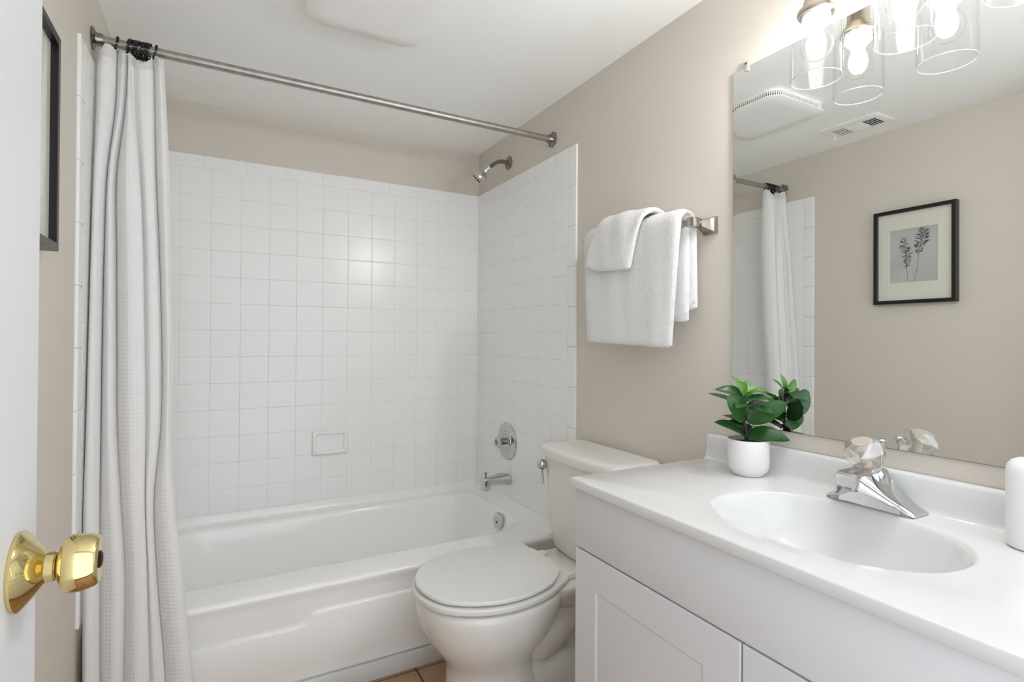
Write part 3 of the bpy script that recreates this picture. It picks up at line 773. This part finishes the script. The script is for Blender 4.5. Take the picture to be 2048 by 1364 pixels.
for q in ((pp(-5, -40), pp(-10, -48, 0.004), pp(-14, -52, 0.008)), (pp(-5, -42), pp(2, -46), pp(8, -48, -0.006)), (pp(-2, -10), pp(4, -18), pp(6, -26)), (pp(-2, -18), pp(6, -24, 0.01), pp(14, -34, 0.022)), (pp(-6, -60), pp(0, -70, 0.012), pp(6, -76, 0.024))):
    tube(b, q, [0.002, 0.0014], 8, 3)
obj('stem', b, M_stem, pl)
def leaf(bm, base, tip, width, up=(0, 0, 1), bow=0.12, fold=0.18, round_tip=0.5, nl=12, nw=6, curl=0.0):
    base, tip = Vector(base), Vector(tip); L = (tip-base).length; ax = (tip-base).normalized()
    up = Vector(up); side = ax.cross(up).normalized(); nrm = side.cross(ax).normalized()
    rws = []
    for i in range(nl+1):
        s = i/nl
        wv = width*0.5*(math.sin(PI*min(1.0, s**0.85*(0.92+0.08*round_tip)+0.02)))**(0.75-0.2*round_tip) if 0 < s < 1 else width*0.015
        if s > 0.85: wv *= math.sqrt(max(0.0, 1-((s-0.85)/0.15)**2))*0.92+0.04
        c = base+ax*(L*s)+nrm*(bow*L*math.sin(PI*s)-curl*L*s*s)
        r = []
        for j in range(nw+1):
            q = -1+2*j/nw
            r.append(c+side*(wv*q)+nrm*(fold*wv*(abs(q)**1.3)-0.04*wv*math.cos(q*PI*3)))
        rws.append(r)
    t = bmesh.new()
    th = 0.0007
    f1 = [[t.verts.new(p+nrm*th*0.5) for p in r] for r in rws]; f2 = [[t.verts.new(p-nrm*th*0.5) for p in r] for r in rws]
    for i in range(nl):
        for j in range(nw):
            t.faces.new((f1[i][j], f1[i][j+1], f1[i+1][j+1], f1[i+1][j])); t.faces.new((f2[i][j], f2[i+1][j], f2[i+1][j+1], f2[i][j+1]))
    for i in range(nl):
        t.faces.new((f1[i][0], f1[i+1][0], f2[i+1][0], f2[i][0])); t.faces.new((f1[i][nw], f2[i][nw], f2[i+1][nw], f1[i+1][nw]))
    for j in range(nw):
        t.faces.new((f1[0][j], f2[0][j], f2[0][j+1], f1[0][j+1])); t.faces.new((f1[nl][j], f1[nl][j+1], f2[nl][j+1], f2[nl][j]))
    merge(bm, t)
toward = -Fv
b = bmesh.new()
k = PXM
leaf(b, pp(-1, -8), pp(-79, -34, -0.026), 28.2*k, up=Zv+toward*0.8, bow=0.10, curl=-0.10, round_tip=1)
leaf(b, pp(-2, -8), pp(72, -9, -0.036), 42.2*k, up=Zv+toward*0.75, bow=0.10, curl=0.06, round_tip=1)
leaf(b, pp(-1, -37, -0.004), pp(63, -80, -0.042), 38.4*k, up=Zv*0.45+toward*1.0-Rv*0.2, bow=0.04, fold=0.12, round_tip=0)
leaf(b, pp(-6, -46, -0.004), pp(-58, -90, -0.050), 51.2*k, up=Zv*0.35+toward*1.1+Rv*0.2, bow=0.05, fold=0.14, round_tip=0)
leaf(b, pp(-6, -80), pp(-68, -103, -0.012), 24.3*k, up=Zv*0.8+toward*0.9, bow=0.20, round_tip=1, curl=0.02)
leaf(b, pp(-8, -68, 0.006), pp(-73, -92, 0.016), 19.2*k, up=Zv+toward*0.4, bow=0.05, round_tip=1)
leaf(b, pp(-4, -80), pp(45, -84, -0.026), 21.8*k, up=Zv+toward*0.5, bow=0.10, round_tip=0)
leaf(b, pp(0, -66, 0.004), pp(44, -74, 0.004), 21.8*k, up=Zv+toward*0.5, bow=0.08, round_tip=0)
leaf(b, pp(-1, -58, 0.004), pp(20, -44, 0.018), 30.7*k, up=Zv*0.5+toward, bow=0.05)
leaf(b, pp(-4, -60, 0.01), pp(-22, -74, 0.05), 38.4*k, up=Zv, bow=0.10, fold=0.15)
leaf(b, pp(2, -76, 0.02), pp(20, -90, 0.052), 35.8*k, up=Zv-Fv*0.2, bow=0.10, fold=0.15)
leaf(b, pp(10, -34, 0.022), pp(36, -54, 0.044), 33.3*k, up=Zv, bow=0.08)
leaf(b, pp(-2, -30, 0.01), pp(-34, -44, 0.046), 33.3*k, up=Zv, bow=0.08)
leaf(b, pp(0, -12, 0.006), pp(-4, -26, 0.052), 38.4*k, up=Zv, bow=0.12)
leaf(b, pp(-3, -70, 0.002), pp(-40, -70, -0.052), 26*k, up=Zv+toward*0.6, bow=0.10, fold=0.15)
leaf(b, pp(0, -62, 0.0), pp(30, -60, -0.054), 24*k, up=Zv+toward*0.6, bow=0.10, fold=0.15)
leaf(b, pp(-1, -26, 0.002), pp(-30, -34, 0.030), 24*k, up=Zv+toward*0.3, bow=0.10)
obj('foliage', b, M_leaf, pl, sharp=70)
b = bmesh.new()
leaf(b, pp(-4, -96), pp(-26, -127, 0.012), 15.4*k, up=Zv*0.5+toward*0.8+Rv*0.5, bow=0.06, fold=0.25)
leaf(b, pp(-4, -94, -0.003), pp(-28, -117, -0.022), 23.0*k, up=Zv*0.4+toward, bow=0.08, fold=0.22)
leaf(b, pp(-3, -95), pp(38, -105, 0.004), 11.5*k, up=Zv+toward*0.5, bow=0.08, fold=0.25)
leaf(b, pp(-3, -92, -0.002), pp(32, -99, -0.014), 12.8*k, up=Zv+toward*0.4, bow=0.10, fold=0.2)
leaf(b, pp(-3, -96, 0.004), pp(10, -118, 0.026), 16.6*k, up=Zv*0.5-Fv*0.6, bow=0.06, fold=0.22)
leaf(b, pp(6, -74, 0.02), pp(16, -86, 0.040), 19.2*k, up=Zv, bow=0.1, fold=0.2)
leaf(b, pp(5, -76, 0.018), pp(34, -84, 0.022), 14.1*k, up=Zv+toward*0.3, bow=0.1, fold=0.2)
obj('young_foliage', b, M_leafy, pl, sharp=70, label='pale green young leaves at the top')

# ================================================================== MIRROR
my0, my1, mz0, mz1 = 0.14, 0.9467, 0.9040, 1.8142
mi = thing('wall_mirror', 'large frameless mirror fixed to the wall over the sink top', 'mirror', (W, 0.55, mz0))
b = bmesh.new()
def mr(i, x): return [Vector((x, y, z)) for y, z in ((my0+i, mz0+i), (my1-i, mz0+i), (my1-i, mz1-i), (my0+i, mz1-i))]
loft(b, [mr(0, W-0.0006), mr(0, W-0.0059), mr(0.0085, W-0.0060), mr(0.012, W-0.0060)])
obj('mirror_glass', b, M_mirror, mi, smooth=False)
obj('backing', B(W-0.0030, W-0.0004, my0-0.0011, my1+0.0011, mz0-0.0011, mz1+0.0009), M_dark, mi, smooth=False)
for yy in (0.906, 0.30):
    b = bmesh.new(); box(b, W-0.0095, W-0.0005, yy-0.006, yy+0.006, mz1+0.001, mz1+0.014, 0.002); box(b, W-0.0098, W-0.0066, yy-0.006, yy+0.006, mz1-0.010, mz1+0.006, 0.001)
    cl = obj('mirror_clip', b, M_clip, mi, label='clear plastic clip')
    obj('clip_screw', lathe(bmesh.new(), [(0.0022, 0.0), (0.0022, 0.0008)], (W-0.0096, yy, mz1+0.009), (-1, 0, 0), 12), M_dark, cl)

# ================================================================== VANITY LIGHT
LX = 1.404
vl = thing('vanity_light', 'nickel vanity light with three clear glass cylinder shades above the mirror', 'wall light', (W, 0.51, 1.995))
obj('back_plate', B(W-0.022, W-0.0006, 0.250, 0.770, 1.945, 2.045, 0.004, 3), M_nickel, vl)
for ly in (0.6775, 0.5105, 0.3435):
    arm_o = obj('light_arm', tube(bmesh.new(), [(W-0.018, ly, 1.995), (W-0.05, ly, 1.995), (LX+0.012, ly, 1.989), (LX, ly, 1.973), (LX, ly, 1.868)], 0.0085, 16, 5), M_nickel, vl)
    cup = obj('socket_cup', lathe(bmesh.new(), [(0.012, 0.070), (0.021, 0.066), (0.0225, 0.062), (0.0225, 0.030), (0.0245, 0.027), (0.0255, 0.014), (0.0345, 0.010), (0.036, 0.004), (0.036, 0.0), (0.034, -0.003), (0.029, -0.003), (0.027, 0.006), (0.012, 0.008)], (LX, ly, 1.806), (0, 0, 1), 40), M_nickel, vl)
    prof = [(0.0355, 0.1405), (0.0430, 0.1385), (0.0478, 0.1330), (0.0492, 0.1250), (0.0492, 0.0012), (0.0484, 0.0), (0.0472, 0.0), (0.0464, 0.0012), (0.0464, 0.1245), (0.0450, 0.1312), (0.0410, 0.1358), (0.0355, 0.1375)]
    sh_ = obj('glass_shade', lathe(bmesh.new(), prof+prof[:1], (LX, ly, 1.6687), (0, 0, 1), 64, cap0=False, cap1=False), M_shade, vl, sharp=60, label='clear glass cylinder shade')
    b = bmesh.new()
    lathe(b, [(0.0478+0.0009*math.cos(2*PI*q/8), 0.0009*math.sin(2*PI*q/8)) for q in range(9)], (LX, ly, 1.6687), (0, 0, 1), 64, cap0=False, cap1=False)
    obj('shade_rim', b, M_rim, sh_)
    bu = obj('light_bulb', lathe(bmesh.new(), [(0.027, 0.004), (0.0275, 0.0), (0.0270, -0.010), (0.0225, -0.017), (0.0150, -0.023), (0.0140, -0.030)], (LX, ly, 1.802), (0, 0, 1), 36), M_bulbbase, vl)
    obj('bulb_globe', lathe(bmesh.new(), [(0.0130, -0.028), (0.0180, -0.034), (0.0250, -0.044), (0.0295, -0.057), (0.0300, -0.064), (0.0285, -0.073), (0.0235, -0.083), (0.0150, -0.0905), (0.0, -0.0935)], (LX, ly, 1.802), (0, 0, 1), 36, cap0=False, cap1=False), M_globe, bu)
    obj('bulb_core', lathe(bmesh.new(), [(0.0, -0.026), (0.0105, -0.031), (0.0165, -0.043), (0.0190, -0.057), (0.0170, -0.070), (0.0100, -0.080), (0.0, -0.083)], (LX, ly, 1.802), (0, 0, 1), 24, cap0=False, cap1=False), M_glow, bu)

# ================================================================== TOWEL BAR AND TOWELS
tb = thing('towel_bar', 'brushed nickel towel bar on the wall over the toilet', 'towel bar', (W, 1.25, 1.44))
XB = 1.419
ZA, ZL = 1.4330, 1.4480                                # near and far ends; the bar hangs slightly out of level
b = bmesh.new()
loft(b, [[Vector((XB+p.x, y, z+p.y)) for p in rrect(-0.008, 0.008, -0.008, 0.008, 0.0015, 0, 2)] for y, z in ((1.030, ZA), (1.478, ZL))])
obj('bar', b, M_nickel, tb)
for y, z in ((1.022, ZA), (1.486, ZL)):
    p_ = obj('post', None or B(XB-0.0125, XB+0.0125, y-0.0125, y+0.0125, z-0.0125, z+0.0125, 0.0015), M_nickel, tb)
    obj('collar', lathe(bmesh.new(), [(0.0085, 0.0), (0.0105, 0.003), (0.0105, 0.007), (0.0085, 0.010)], (XB+0.012, y, z), (1, 0, 0), 24), M_nickel, p_)
    b = bmesh.new()
    loft(b, [[Vector((x, y+p.x, z+p.y-dz)) for p in rrect(-h, h, -h, h, 0.003, 0, 3)] for x, h, dz in ((XB+0.020, 0.0110, 0), (XB+0.030, 0.0125, 0.001), (XB+0.044, 0.0160, 0.002), (XB+0.056, 0.0190, 0.003), (XB+0.0575, 0.0205, 0.003), (W-0.0055, 0.0212, 0.003), (W-0.0045, 0.0232, 0.003), (W-0.0008, 0.0236, 0.003))])
    obj('wall_mount', b, M_nickel, p_)

def draped(path, thick, yl, yh, ny=26, amp=0.0015, seed=1, sag=None):
    """path: [(x, z)] of a cloth layer in section; yl/yh: functions of the fraction along the path -> the two side edges"""
    rnd = random.Random(seed)
    C = catmull([(x, 0, z) for x, z in path], 5); n = len(C)
    ph = [rnd.uniform(0, 6.28) for _ in range(6)]
    nm = []
    for i in range(n):
        d = (C[min(i+1, n-1)]-C[max(i-1, 0)]).normalized(); nm.append(Vector((-d.z, 0, d.x)))
    b = bmesh.new(); rings = []
    for k in range(ny+1):
        q = k/ny
        e = math.sqrt(max(0.0, 1-(max(0.0, 1-min(q, 1-q)*ny/1.6))**2))*0.9+0.10
        ring = []
        def pt(i, side, ext=0.0):
            s = i/(n-1); y = yl(s)+(yh(s)-yl(s))*q
            w_ = amp*(math.sin(y*38+ph[0]+s*3)+0.6*math.sin(y*71+ph[1]-s*5))
            h = thick*0.5*e*(1+0.10*math.sin(y*55+ph[2]+s*9))
            p = Vector((C[i].x, y, C[i].z))+nm[i]*(w_+side*h)
            d = (C[min(i+1, n-1)]-C[max(i-1, 0)]).normalized()
            p += d*ext*h
            if sag: p.z += sag(s, q)
            return p
        for i in range(n): ring.append(pt(i, 1))
        ring.append(pt(n-1, 0.7, 0.7)); ring.append(pt(n-1, 0, 1.0)); ring.append(pt(n-1, -0.7, 0.7))
        for i in range(n-1, -1, -1): ring.append(pt(i, -1))
        ring.append(pt(0, -0.7, -0.7)); ring.append(pt(0, 0, -1.0)); ring.append(pt(0, 0.7, -0.7))
        rings.append(ring)
    loft(b, rings)
    return b
def slope(s, q): return 0.015*(q-0.0)-0.004
bt = thing('bath_towel', 'large white bath towel folded over the towel bar', 'towel', (XB, 1.26, 1.10))
o = obj('outer_layer', draped([(1.387, 1.106), (1.387, 1.20), (1.388, 1.32), (1.389, 1.42), (1.394, 1.454), (1.416, 1.4720), (1.438, 1.466), (1.450, 1.437), (1.452, 1.36), (1.4535, 1.28), (1.4545, 1.212)], 0.0155, lambda s: 1.066-0.028*min(1, s*3.2), lambda s: 1.448+0.023*min(1, s*3.2), seed=3, sag=slope), M_towel, bt, sharp=80)
o = obj('inner_layer', draped([(1.4008, 1.112), (1.4008, 1.20), (1.4008, 1.32), (1.4008, 1.41), (1.4018, 1.448), (1.4175, 1.4615), (1.4340, 1.454), (1.4375, 1.42), (1.4376, 1.34), (1.4378, 1.26), (1.4378, 1.176)], 0.0115, lambda s: 1.083-0.030*min(1, s*2.0), lambda s: 1.445+0.02*min(1, s*3.2), amp=0.0008, seed=5, sag=slope), M_towel, bt, sharp=80)
for x, z, y0_ in ((1.4545, 1.2135, 1.045), (1.4372, 1.178, 1.058)):
    b = bmesh.new()
    for dz in (0.008, 0.014): tube(b, [(x-0.0079 if x > 1.45 else x-0.0061, y0_-0.001, z+dz), (x, y0_-0.0032, z+dz)], 0.0016, 8)
    obj('hem_stitching', b, M_hem, bt)
hc = draped([(1.3630, 1.334), (1.3630, 1.40), (1.3645, 1.45), (1.376, 1.4825), (1.406, 1.4985), (1.436, 1.4945), (1.460, 1.478), (1.4735, 1.455), (1.4750, 1.43)], 0.0150,
            lambda s: 1.208-0.062*min(1, s*2.4), lambda s: 1.430-0.078*min(1, s*2.4), ny=20, amp=0.0022, seed=9,
            sag=lambda s, q: 0.014*q-0.004+0.02*max(0, q-0.7)/0.3*max(0, 1-s*4))
tag(obj('hand_towel', hc, M_towel, sharp=80), 'small white face cloth laid over the larger towel on the bar', 'towel')

# ================================================================== PICTURE
pf = thing('picture_frame', 'black framed botanical print on the wall behind the open door', 'picture', (0, 1.1935, 1.4915))
py0, py1, pz0, pz1 = 1.037, 1.350, 1.283, 1.700
b = bmesh.new()
def fr(i, x): return [Vector((x, y, z)) for y, z in ((py0+i, pz0+i), (py1-i, pz0+i), (py1-i, pz1-i), (py0+i, pz1-i))]
loft(b, [fr(0.0, 0.0006), fr(0.0, 0.029), fr(0.001, 0.030), fr(0.0145, 0.030), fr(0.0155, 0.029), fr(0.0155, 0.012)], True, False, False)
obj('frame', b, M_black, pf, sharp=20)
b = bmesh.new()
mo = (1.106, 1.288, 1.376, 1.610)
def mo_(g, x): return [Vector((x, y, z)) for y, z in ((mo[0]-g, mo[2]-g), (mo[1]+g, mo[2]-g), (mo[1]+g, mo[3]+g), (mo[0]-g, mo[3]+g))]
loft(b, [fr(0.0158, 0.012), fr(0.0158, 0.0175), mo_(0.0015, 0.0175), mo_(0.0, 0.016), mo_(0.0, 0.012)], True, False, False)
obj('mat_board', b, M_mat, pf, smooth=False)
pr = obj('print', B(0.011, 0.0142, mo[0]-0.004, mo[1]+0.004, mo[2]-0.004, mo[3]+0.004), M_print, pf, label='grey photo of two dried grass sprigs', smooth=False)
b = bmesh.new(); rnd = random.Random(4)
def q2(x, y): return Vector((0.01445, 1.288-(x-283)/542*0.182, 1.610-(y-(470-(x-283)*0.138))/(595+(x-283)*0.073)*0.234))
def dash(p, q, w0, w1):
    p, q = Vector(p), Vector(q); d = (q-p).normalized(); s = Vector((0, -d.z, d.y))
    c = (p+q)/2
    rings = [[x+Vector((0.0002, 0, 0)) for x in (p-s*w0*0.3, c-s*w0, q-s*w1, q+s*w1, c+s*w0, p+s*w0*0.3)], [x-Vector((0.0003, 0, 0)) for x in (p-s*w0*0.3, c-s*w0, q-s*w1, q+s*w1, c+s*w0, p+s*w0*0.3)]]
    loft(b, rings)
def sprig(stem, tuft, n, spread):
    for i in range(len(stem)-1): dash(q2(*stem[i]), q2(*stem[i+1]), 0.0006, 0.0006)
    for i in range(n):
        t_ = i/n; k_ = t_*(len(tuft)-1); a_ = int(k_); f_ = k_-a_
        x = tuft[a_][0]+(tuft[a_+1][0]-tuft[a_][0])*f_; y = tuft[a_][1]+(tuft[a_+1][1]-tuft[a_][1])*f_
        sp_ = spread*(0.15+0.85*math.sin(PI*min(1, 0.15+0.75*(1-t_))))
        sd_ = 1 if i % 2 else -1
        dx = sd_*rnd.uniform(0.1, 1.0)*sp_; dy = rnd.uniform(-45, 5)
        p1 = q2(x+dx*0.35, y+dy*0.3); p2 = q2(x+dx, y+dy)
        dash(q2(x, y), p1, 0.0004, 0.0003); dash(p1, p2, rnd.uniform(0.0008, 0.0019), 0.0003)
sprig([(500, 1050), (490, 960), (482, 880), (478, 800), (470, 700), (462, 620), (450, 550)], [(482, 890), (490, 800), (485, 740), (470, 680), (462, 620), (450, 555)], 74, 80)
sprig([(567, 1040), (585, 960), (602, 890), (610, 800), (618, 720), (640, 600), (660, 500), (690, 440)], [(612, 730), (625, 660), (640, 600), (655, 540), (668, 490), (690, 445)], 80, 100)
obj('sprig_image', b, M_ink, pr, smooth=False)
obj('glazing', B(0.0205, 0.0212, py0+0.0157, py1-0.0157, pz0+0.0157, pz1-0.0157), M_pane, pf, smooth=False)

# ================================================================== CEILING FAN COVER AND VENT
cf = thing('exhaust_fan', 'white square ceiling fan cover with rounded corners', 'ceiling fan', (0.681, 1.455, H))
qx0, qx1, qy0, qy1 = 0.512, 0.850, 1.268, 1.648
zc_ = 2.036
b = bmesh.new()
loft(b, [rrect(qx0+0.006, qx1-0.006, qy0+0.006, qy1-0.006, 0.050, zc_+0.009), rrect(qx0, qx1, qy0, qy1, 0.055, zc_+0.006), rrect(qx0, qx1, qy0, qy1, 0.055, zc_+0.003), rrect(qx0+0.004, qx1-0.004, qy0+0.004, qy1-0.004, 0.052, zc_), rrect(qx0+0.05, qx1-0.05, qy0+0.05, qy1-0.05, 0.03, zc_-0.001)])
obj('cover_plate', b, M_white, cf)
g_ = 0.010
b = bmesh.new()
loft(b, [rrect(qx0+g_+0.005, qx1-g_-0.005, qy0+g_+0.005, qy1-g_-0.005, 0.044, z) for z in (zc_+0.008, H-0.001)])
obj('slot_shade_block', b, M_dark, cf)  # black block added behind the fins, stands for the shade in the slots
b = bmesh.new()
loft(b, [rrect(qx0+g_-0.004, qx1-g_+0.004, qy0+g_-0.004, qy1-g_+0.004, 0.05, z) for z in (H-0.011, H-0.0005)])
path = rrect(qx0+g_, qx1-g_, qy0+g_, qy1-g_, 0.048, 0, 10)
per = []
for i in range(len(path)):
    p, q = path[i], path[(i+1) % len(path)]; L = (q-p).length; kk = max(1, int(round(L/0.0092)))
    for s in range(kk): per.append((p.lerp(q, s/kk), (q-p).normalized()))
for p, d in per:
    n_ = Vector((d.y, -d.x, 0)); hw = 0.0020
    c_ = [p+d*hw+n_*0.003, p-d*hw+n_*0.003, p-d*hw+n_*0.0012, p+d*hw+n_*0.0012]
    loft(b, [[Vector((x.x, x.y, z)) for x in c_] for z in (zc_+0.007, H-0.010)])
loft(b, [rrect(qx0+g_-0.001, qx1-g_+0.001, qy0+g_-0.001, qy1-g_+0.001, 0.05, z) for z in (zc_+0.0185, zc_+0.0205)])
obj('side_grille', b, M_white, cf, smooth=False)

vn = thing('ceiling_vent', 'white rectangular ceiling air vent with a small lever', 'ceiling vent', (0.20, 1.335, H))
vx0, vx1, vy0, vy1 = 0.126, 0.274, 1.214, 1.456
b = bmesh.new()
loft(b, [[Vector((x, y, z)) for x, y in ((vx0+i, vy0+i), (vx1-i, vy0+i), (vx1-i, vy1-i), (vx0+i, vy1-i))] for z, i in ((H-0.0004, 0), (H-0.003, 0), (H-0.0075, 0.008), (H-0.0075, 0.02))], True, True, True)
obj('face_plate', b, M_white, vn)
b1, b2, b3 = bmesh.new(), bmesh.new(), bmesh.new()
def slot(bm, ya, yb, xa, xb): box(bm, xa, xb, ya, yb, H-0.0079, H-0.0074)  # dark strip on the plate, painted shade in place of an opening
for i in range(5):
    y = 1.244+i*0.0105; slot(b1, y, y+0.0062, 0.150, 0.232)
for i in range(5):
    y = 1.376+i*0.0105; slot(b3, y, y+0.0030, 0.150, 0.232)
for i in range(8):
    x = 0.150+i*0.0105; box(b2, x, x+0.006, 1.302, 1.366, H-0.0085, H-0.0072, 0.0004, 1)
obj('dark_slot_strips', b1, M_dark, vn, smooth=False); obj('narrow_slot_strips', b3, M_dark, vn, smooth=False); obj('louvres', b2, M_white, vn)
obj('screw', lathe(bmesh.new(), [(0.004, 0.0072), (0.004, 0.0085), (0.002, 0.0092)], (0.20, 1.226, H), (0, 0, -1), 14), M_white, vn)
obj('lever', lathe(bmesh.new(), [(0.002, 0.006), (0.002, 0.014), (0.0045, 0.022), (0.004, 0.027), (0.0, 0.029)], (0.176, 1.440, H), (0, 0, -1), 14), M_white, vn)
